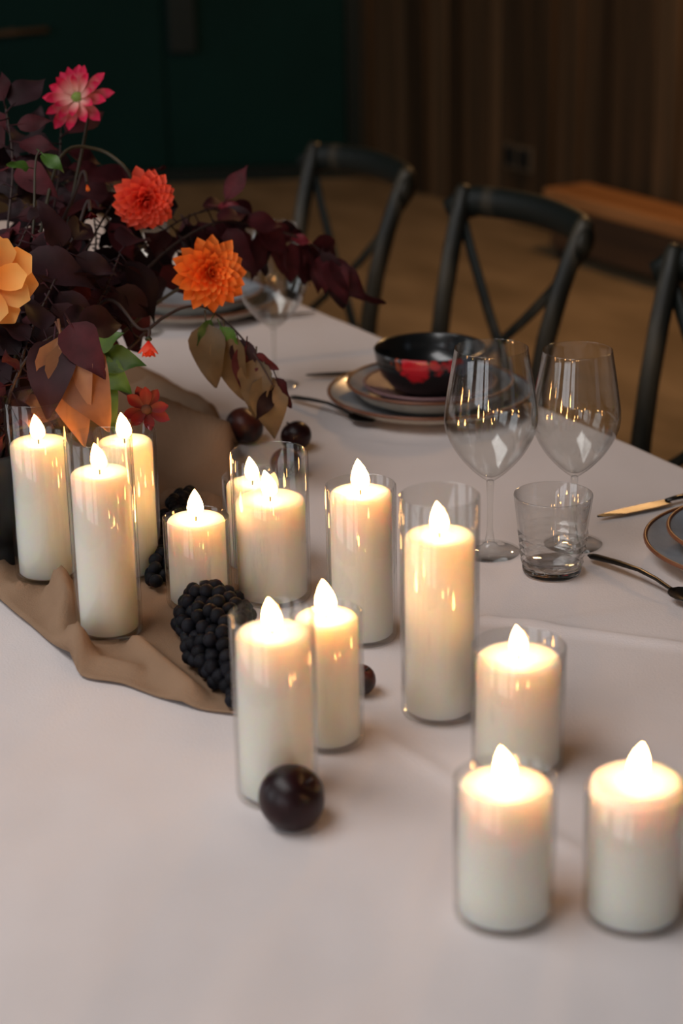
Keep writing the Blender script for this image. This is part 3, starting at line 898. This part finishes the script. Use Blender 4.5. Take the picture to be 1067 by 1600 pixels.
# grapes
gm = MB().lathe([(0, -0.0085), (0.0045, -0.0073), (0.0074, -0.0040), (0.0083, 0.0004), (0.0074, 0.0046), (0.0044, 0.0078), (0, 0.0088)], 10).mesh('grape', True, M['grape'])
def grape_bunch(a, b, wid, hgt, count, lab, seed):
    rg = random.Random(seed)
    a = Vector(a); b = Vector(b); mid = (a+b)/2
    ax = (b-a); L = ax.length/2; ax.normalize()
    side = Vector((-ax.y, ax.x, 0))
    t = thing('grape_bunch', lab, 'grapes', (mid.x, mid.y, TZ+0.0075), 0, 'dark grape bunches')
    pts = []
    tries = 0
    while len(pts) < count and tries < 40000:
        tries += 1
        u = rg.uniform(-1, 1)
        k = math.sqrt(max(0, 1-u*u)) * (0.80 + 0.25*u)
        v = rg.uniform(-1, 1); w = rg.uniform(0, 1)
        if v*v + w*w > 1 or v*v+w*w < 0.25: continue
        q = ax*(u*L) + side*(v*wid*k) + Vector((0, 0, 0.009 + w*hgt*max(0.12, k)))
        if all((q-o).length > 0.0138 for o in pts): pts.append(q)
    for q in pts:
        g = obj('grape', gm, t, q)
        g.rotation_euler = (rg.uniform(-1, 1), rg.uniform(-1, 1), rg.uniform(0, 6))
    obj('bunch_stem', MB().tube([ax*(-L*0.8)+Vector((0,0,0.012)), Vector((0,0,hgt*0.5)), ax*(L*0.6)+Vector((0,0,hgt*0.45)), ax*(L*1.02)+Vector((0,0,hgt*0.6))], [0.001, 0.002, 0.0025, 0.003], 6).mesh('bunch_stem', True, M['stalk']), t)
    return t
grape_bunch(at(388, 1125, TZ), at(318, 968, TZ), 0.050, 0.062, 190, 'large bunch of blue black grapes lying on the runner end by the plum candle', 5)
grape_bunch(at(242, 935, TZ), at(300, 800, TZ), 0.026, 0.040, 110, 'smaller bunch of dark grapes tucked behind the short runner candle', 8)

# ------------------------------------------------------------------ vase and flowers
VB = at(-22, 868, TZ+RUN_Z)
VZ = TZ + RUN_Z
vs = tag(obj('flower_vase', MB().lathe([(0, 0), (0.055, 0), (0.060, 0.004), (0.052, 0.018), (0.050, 0.03), (0.075, 0.060), (0.092, 0.095), (0.095, 0.125), (0.092, 0.150), (0.088, 0.153), (0.085, 0.150),
        (0.088, 0.125), (0.084, 0.095), (0.065, 0.062), (0.03, 0.045), (0, 0.042)], 48).mesh('flower_vase', True, M['vase']), None, (VB.x, VB.y, VZ)),
        'black footed vase at the left edge holding the flowers', 'vase')
MOUTH = Vector((VB.x, VB.y, VZ + 0.145))
FOOT = Vector((VB.x, VB.y, VZ + 0.06))

def leaf_mesh(name, L, Wd, mt, cup=0.18, droop=0.25, tip=1.6):
    """ovate leaf growing along +y from the stalk at the origin, top face +z"""
    mb = MB()
    rows = 8
    for i in range(rows+1):
        t = i/rows
        w = Wd*0.5*(math.sin(PI*min(1, t**0.72)))**0.85*(1-0.25*t**tip) if 0 < i < rows else 0.0006
        for j, q in enumerate((-1, -0.5, 0, 0.5, 1)):
            mb.v.append((q*w, L*t, cup*abs(q)*w - droop*L*t*t + 0.004*math.sin(9*t)*q*q*(1 if q > 0 else -1)))
    for i in range(rows):
        for j in range(4):
            a = i*5+j
            mb.f.append((a, a+1, a+6, a+5))
    # stalk
    mb.tube([(0, -0.014, 0.001), (0, 0.0, 0.0005), (0, L*0.5, -droop*L*0.25-0.0007)], [0.0011, 0.0011, 0.0005], 5)
    return mb.mesh(name, True, mt)
LEAF = {}
for key, mt in (('b', 'leaf_b'), ('d', 'leaf_d'), ('r', 'leaf_r'), ('t', 'leaf_t'), ('o', 'leaf_o'), ('g', 'leaf_g')):
    LEAF[key] = [leaf_mesh('leaf', 0.068, 0.044, M[mt]), leaf_mesh('leaf', 0.080, 0.046, M[mt], 0.3, 0.4), leaf_mesh('leaf', 0.056, 0.030, M[mt], 0.1, 0.15)]
def put_leaf(parent, base, direction, face, key, s, var=None, rg=random):
    """leaf from base along direction; face = rough direction its upper side looks"""
    y = Vector(direction).normalized()
    z = Vector(face) - y*Vector(face).dot(y)
    if z.length < 1e-3: z = Vector((0.3, -1, 0.4)) - y*Vector((0.3, -1, 0.4)).dot(y)
    z.normalize(); x = y.cross(z)
    mm = Matrix.Identity(4)
    for r in range(3):
        mm[r][0], mm[r][1], mm[r][2], mm[r][3] = x[r]*s, y[r]*s, z[r]*s, base[r]
    me = LEAF[key][rg.randrange(3) if var is None else var]
    o = obj('leaf', me, parent)
    o.matrix_local = Matrix.Translation(-parent.location) @ mm
    return o
def smooth_path(pts, k=6):
    out = []
    pts = [Vector(p) for p in pts]
    for i in range(len(pts)-1):
        p0 = pts[max(0, i-1)]; p1 = pts[i]; p2 = pts[i+1]; p3 = pts[min(len(pts)-1, i+2)]
        for q in range(k):
            t = q/k
            out.append(0.5*((2*p1) + (p2-p0)*t + (2*p0-5*p1+4*p2-p3)*t*t + (3*p1-p0-3*p2+p3)*t**3))
    return out + [pts[-1]]
def stem_part(parent, pts, r0, r1, mt, name='stem'):
    n = len(pts)
    q = [p-parent.location for p in pts]
    return obj(name, MB().tube(q, [r0+(r1-r0)*i/(n-1) for i in range(n)], 7).mesh(name, True, mt), parent)
TOCAM = Vector((0.05, -1, 0.35))
def branch(name, lab, pix, nleaf, keys, size=(0.8, 1.15), seed=0, hang=0.5, start=0.25, spread=0.9, cat='branch', group='leafy branches in the vase', mtw='twig', back=0.0):
    """pix: (px, py, depth) way points after the vase mouth"""
    rg = random.Random(seed)
    pts = smooth_path([FOOT + Vector((rg.uniform(-.02, .02), rg.uniform(-.02, .02), 0)), MOUTH + Vector((rg.uniform(-.05, .05), rg.uniform(-.05, .05), 0.01))] + [spot(*p) for p in pix])
    t = thing(name, lab, cat, FOOT, 0, group)
    stem_part(t, pts, 0.0032, 0.0010, M[mtw])
    n = len(pts)
    for i in range(nleaf):
        k = start + (1-start)*(i+0.5)/nleaf
        f = k*(n-1); a = int(f); p = pts[a].lerp(pts[min(n-1, a+1)], f-a)
        tg = (pts[min(n-1, a+1)]-pts[max(0, a-1)]).normalized()
        sd = 1 if i % 2 else -1
        perp = tg.cross(Vector((0.1, -1, 0.1))).normalized()*sd
        d = perp*spread + tg*rg.uniform(0.2, 0.9) + Vector((rg.uniform(-.5, .5), rg.uniform(-.9, .9), rg.uniform(-.4, .4))) + Vector((0, 0, -hang))
        if i == nleaf-1: d = tg + Vector((0, 0, -hang*0.5))
        fc = TOCAM + Vector((rg.uniform(-.8, .8), rg.uniform(-.4, .6), rg.uniform(-.3, .9)))
        put_leaf(t, p + d.normalized()*0.012, d, fc, rg.choice(keys), rg.uniform(*size), None, rg)
    return t
BR = [
    ('burgundy leafed branch standing highest at the left edge of the photo', [(20, 600, 2.42), (10, 400, 2.5), (20, 260, 2.55), (8, 165, 2.58)], 22, 'bddb', (0.8, 1.1), 0.3),
    ('dark leafed branch rising straight behind the pink flower', [(50, 560, 2.5), (70, 400, 2.62), (90, 290, 2.7), (95, 205, 2.74)], 20, 'bdd', (0.75, 1.1), 0.3),
    ('burgundy branch arching up right towards the coral dahlia', [(60, 560, 2.5), (120, 420, 2.6), (175, 320, 2.68), (215, 275, 2.72)], 20, 'bdbd', (0.75, 1.05), 0.5),
    ('burgundy branch behind the orange dahlia with a crimson leaf near its tip', [(110, 560, 2.55), (190, 420, 2.68), (280, 345, 2.78), (355, 322, 2.84)], 24, 'bbdd', (0.85, 1.2), 0.9),
    ('long burgundy branch reaching farthest right in front of the chairs', [(130, 560, 2.55), (230, 420, 2.68), (330, 350, 2.78), (410, 355, 2.84), (480, 378, 2.88), (530, 415, 2.9)], 30, 'bbdb', (0.7, 1.1), 1.1),
    ('dark branch filling the middle of the bouquet behind the amber flower', [(20, 640, 2.35), (40, 540, 2.36), (80, 450, 2.42), (110, 380, 2.46)], 24, 'dddb', (0.9, 1.25), 0.6),
    ('dark branch leaning right below the coral dahlia', [(60, 640, 2.4), (120, 540, 2.44), (165, 450, 2.5), (190, 390, 2.54)], 22, 'ddbt', (0.9, 1.2), 0.7),
    ('purple branch in the shade above the left candles', [(10, 640, 2.30), (30, 580, 2.28), (60, 540, 2.28), (110, 510, 2.3)], 16, 'dbd', (0.75, 1.0), 0.6),
    ('dark branch low at the left edge above the leftmost candle', [(-20, 600, 2.40), (-10, 500, 2.40), (15, 420, 2.42), (45, 350, 2.46)], 20, 'ddb', (0.9, 1.2), 0.5),
    ('shaded purple branch at the back of the bouquet', [(40, 520, 2.62), (60, 380, 2.75), (40, 300, 2.8), (50, 220, 2.82)], 22, 'ddd', (0.9, 1.2), 0.3),
    ('dark branch at the back behind the drooping bud', [(80, 560, 2.58), (130, 440, 2.66), (150, 380, 2.7), (140, 300, 2.74)], 22, 'dddb', (0.9, 1.25), 0.5),
    ('dark purple branch leaning out past the left edge of the photo', [(-60, 600, 2.4), (-90, 430, 2.5), (-110, 300, 2.55), (-70, 200, 2.58)], 20, 'ddb', (0.9, 1.2), 0.5),
    ('burgundy branch spreading left and down past the vase', [(-90, 640, 2.4), (-170, 540, 2.45), (-250, 500, 2.5), (-310, 540, 2.5)], 18, 'bdb', (0.9, 1.2), 0.8),
]
for i, (lab, pix, nl, ks, sz, hg) in enumerate(BR):
    b_ = branch('foliage_branch', lab, pix, int(nl*1.45), ks, sz, 20+i, hg)
    if i == 3:
        put_leaf(b_, spot(338, 322, 2.83), spot(384, 322, 2.83)-spot(338, 318, 2.83), (0, -0.7, 0.8), 'r', 0.85, 2)
    if i == 4:
        put_leaf(b_, spot(452, 370, 2.87), spot(492, 380, 2.87)-spot(452, 372, 2.87), (0, -0.6, 0.8), 'r', 0.68, 2)
        put_leaf(b_, spot(505, 398, 2.89), spot(510, 455, 2.88)-spot(505, 398, 2.89), (0.2, -1, 0.2), 'b', 0.85, 0)
        put_leaf(b_, spot(520, 402, 2.89), spot(546, 450, 2.88)-spot(520, 402, 2.89), (0.4, -1, 0.4), 'b', 0.80, 0)

# hanging branch with tan and olive leaves on the right of the bouquet
hb = branch('tan_leaf_branch', 'branch of tan olive leaves hanging down onto the fig and wine glass foot', [(150, 590, 2.5), (250, 500, 2.55), (310, 478, 2.58), (355, 505, 2.58), (395, 550, 2.56), (428, 605, 2.54)], 0, 't', seed=50)
for (bx, by, tx, ty, key, s, v) in ((322, 505, 330, 620, 't', 1.25, 0), (330, 500, 300, 560, 'g', 0.70, 2), (352, 520, 372, 650, 't', 1.20, 1), (372, 530, 395, 600, 'd', 0.85, 0), (385, 540, 380, 620, 'b', 0.9, 0),
                                   (400, 560, 395, 660, 't', 1.15, 0), (415, 585, 430, 690, 't', 1.25, 0), (432, 590, 455, 650, 'b', 0.8, 2), (395, 555, 450, 590, 'b', 0.7, 2), (345, 510, 365, 560, 'g', 0.8, 0), (425, 610, 405, 650, 'd', 0.8, 2)):
    put_leaf(hb, spot(bx, by, 2.56), spot(tx, ty, 2.555)-spot(bx, by, 2.56), (random.uniform(-.7, .7), -1, 0.2), key, s, v)

# russet leaves lit by the candle, and fresh green sprig
rb_ = branch('russet_leaf_sprig', 'sprig of big russet leaves glowing just above the left candles', [(60, 620, 2.3), (95, 540, 2.27)], 0, 'o', seed=60)
for (bx, by, tx, ty, key, s, v) in ((100, 530, 150, 640, 'o', 1.75, 0), (95, 525, 110, 635, 'o', 1.55, 1), (115, 515, 165, 590, 'o', 1.1, 2), (85, 530, 75, 610, 'd', 1.4, 0), (110, 505, 140, 560, 'b', 1.2, 0)):
    put_leaf(rb_, spot(bx, by, 2.27), spot(tx, ty, 2.24)-spot(bx, by, 2.27), (random.uniform(-.3, .5), -1, 0.3), key, s, v)
gs = branch('green_leaf_sprig', 'sprig of fresh green leaves right of the russet leaves', [(110, 640, 2.38), (150, 560, 2.4), (160, 535, 2.41)], 0, 'g', seed=61, mtw='twig_g')
for (bx, by, tx, ty, s, v) in ((140, 545, 182, 520, 0.75, 0), (152, 560, 218, 562, 0.95, 0), (150, 566, 190, 600, 0.95, 0), (150, 590, 170, 640, 0.9, 1), (140, 560, 205, 585, 0.85, 2)):
    put_leaf(gs, spot(bx, by, 2.40), spot(tx, ty, 2.37)-spot(bx, by, 2.40), (random.uniform(-.3, .5), -0.8, 0.6), 'g', s, v)
g2 = branch('green_leaf_sprig', 'thin sprig with two pointed green leaves above the drooping bud', [(20, 560, 2.45), (50, 380, 2.5), (55, 260, 2.52), (62, 235, 2.52)], 0, 'g', seed=62, mtw='twig_g')
put_leaf(g2, spot(66, 240, 2.52), spot(106, 270, 2.50)-spot(66, 240, 2.52), (0.2, -0.7, 0.7), 'g', 0.75, 2)
put_leaf(g2, spot(45, 262, 2.52), spot(20, 255, 2.5)-spot(45, 262, 2.52), (0.0, -0.7, 0.7), 'g', 0.6, 2)

# petals
def petal_mesh(name, L, Wd, mt, cup=0.5, curl=0.12, point=0.6, roll=0.0):
    """petal along +y, inner face +z"""
    mb = MB(); rows = 6
    for i in range(rows+1):
        t = i/rows
        w = Wd*0.5*(0.34 + 0.66*math.sin(PI*0.5*min(1, t/0.62)))
        if t > 0.62: w *= max(0.06, (1-((t-0.62)/0.38)**(1/point if point < 1 else 2.2))**0.6)
        for q in (-1, -0.5, 0, 0.5, 1):
            mb.v.append((q*w*(1-roll*abs(q)*0.3), L*t, cup*q*q*w + curl*L*t*t))
    for i in range(rows):
        for j in range(4):
            a = i*5+j; mb.f.append((a, a+1, a+6, a+5))
    return mb.mesh(name, True, mt)
def flower(name, lab, head, axis, R, n, pm, eye=None, eye_r=0.0, tilt0=18, tilt1=100, l0=0.5, path=None, wide=0.38, cup=0.5, curl=0.12, point=0.6, ring0=0.02, cat='flower', depth=0.32, stem=True, mids=(), mtw='twig_g', spread=0.8):
    rg = random.Random(len(lab)*13 + n)
    z = Vector(axis).normalized()
    t = thing(name, lab, cat, head, 0, 'cut flowers in the vase')
    F = frame(Vector((0,0,0)), z)
    me = [petal_mesh('petal', R, R*wide, pm, cup, curl, point), petal_mesh('petal', R, R*wide*0.9, pm, cup*0.7, curl*1.5, point)]
    GA = PI*(3-math.sqrt(5))
    for i in range(n):
        k = ((i+0.5)/n)**spread
        az = i*GA
        tl = math.radians(tilt0 + (tilt1-tilt0)*k + rg.uniform(-5, 5))
        s = (l0 + (1-l0)*k)*rg.uniform(0.93, 1.05)
        # petal: y axis points along the tilt direction, z faces the flower axis
        rad = Vector((math.cos(az), math.sin(az), 0)); up = Vector((0, 0, 1))
        y = rad*math.sin(tl) + up*math.cos(tl)
        zz = up*math.sin(tl) - rad*math.cos(tl)
        x = y.cross(zz)
        base = rad*(ring0*R) + up*(R*depth*(1-k)*0.45)
        mm = Matrix.Identity(4)
        for r in range(3):
            mm[r][0], mm[r][1], mm[r][2], mm[r][3] = x[r]*s, y[r]*s, zz[r]*s, base[r]
        o = obj('petal', me[rg.randrange(2)], t)
        o.matrix_local = F @ mm
    if eye:
        pr = [(0, R*0.02), (eye_r, R*0.02), (eye_r*0.95, eye_r*0.5), (eye_r*0.6, eye_r*0.85), (0, eye_r*0.95)]
        o = obj('flower_eye', MB().lathe(pr, 20).mesh('flower_eye', True, eye), t)
        o.matrix_local = F
    o = obj('calyx', MB().lathe([(0, -R*0.22), (R*0.10, -R*0.2), (R*0.20, -R*0.08), (R*0.16, 0.0), (0, R*0.03)], 14).mesh('calyx', True, M['calyx']), t)
    o.matrix_local = F
    if stem:
        rr = random.Random(n)
        pts = [head - z*R*0.16, head - z*R*0.8 + Vector((0, 0, -0.005))] + [spot(*q) for q in mids] + [MOUTH + Vector((rr.uniform(-.05, .05), rr.uniform(-.05, .05), 0.01)), FOOT + Vector((rr.uniform(-.02, .02), rr.uniform(-.02, .02), 0))]
        stem_part(t, smooth_path(pts), 0.0022, 0.0026, M[mtw])
    return t
flower('dahlia', 'orange dahlia, lowest and most open of the large blooms', spot(326, 427, 2.56), (0.42, -1, 0.25), 0.053, 80, P['orange'], tilt0=8, tilt1=104, l0=0.30, wide=0.42, cup=0.5, point=0.5, mids=[(250, 470, 2.62), (140, 560, 2.5)])
flower('dahlia', 'coral red dahlia with dense rounded petals at the middle of the bouquet', spot(226, 313, 2.60), (0.25, -0.85, -0.10), 0.046, 84, P['coral'], tilt0=6, tilt1=116, l0=0.36, wide=0.46, cup=0.7, point=0.4, mids=[(195, 262, 2.62), (150, 233, 2.62), (95, 245, 2.58), (60, 380, 2.5)])
flower('dahlia', 'pink dahlia with green eye standing highest in the bouquet', spot(122, 154, 2.66), (-0.30, -1, 0.62), 0.047, 24, P['pink'], M['green_eye'], 0.0095, tilt0=50, tilt1=104, l0=0.60, wide=0.42, cup=0.55, ring0=0.14, mids=[(115, 300, 2.66), (80, 480, 2.55)])
flower('dahlia', 'amber yellow flower with broad petals cut off by the left edge', spot(-24, 440, 2.28), (0.25, -1, 0.25), 0.060, 16, P['yellow'], M['green_eye'], 0.009, tilt0=55, tilt1=100, l0=0.75, wide=0.66, cup=0.3, point=0.3, ring0=0.1, mids=[(-25, 560, 2.35)])
flower('small_red_flower', 'small dark red flower with few petals low above the runner', spot(229, 640, 2.36), (0.05, -1, 0.45), 0.027, 9, P['red'], M['dark_eye'], 0.007, tilt0=70, tilt1=92, l0=0.85, wide=0.62, cup=0.3, point=0.9, ring0=0.15, mids=[(190, 610, 2.45), (120, 600, 2.45)])
flower('flower_bud', 'half open orange bud hanging on a thin dark twig', spot(232, 532, 2.44), (0.0, -0.5, -0.9), 0.024, 12, P['coral'], tilt0=5, tilt1=50, l0=0.6, wide=0.6, cup=0.5, point=0.9, cat='flower bud', mids=[(215, 512, 2.46), (170, 468, 2.5), (120, 520, 2.5)], mtw='twig')
flower('flower_bud', 'tiny orange bud drooping beside the coral dahlia', spot(136, 288, 2.58), (0.1, -0.4, -0.9), 0.010, 8, P['orange'], tilt0=5, tilt1=35, l0=0.7, wide=0.6, cup=0.5, point=0.9, cat='flower bud', mids=[(128, 270, 2.6), (100, 340, 2.58)], mtw='twig')
flower('flower_bud', 'small crimson bud below the tiny orange one', spot(141, 330, 2.52), (0.1, -0.6, -0.8), 0.012, 8, P['red'], tilt0=5, tilt1=60, l0=0.7, wide=0.6, cup=0.5, point=0.9, cat='flower bud', mids=[(135, 318, 2.54), (100, 400, 2.52)], mtw='twig')
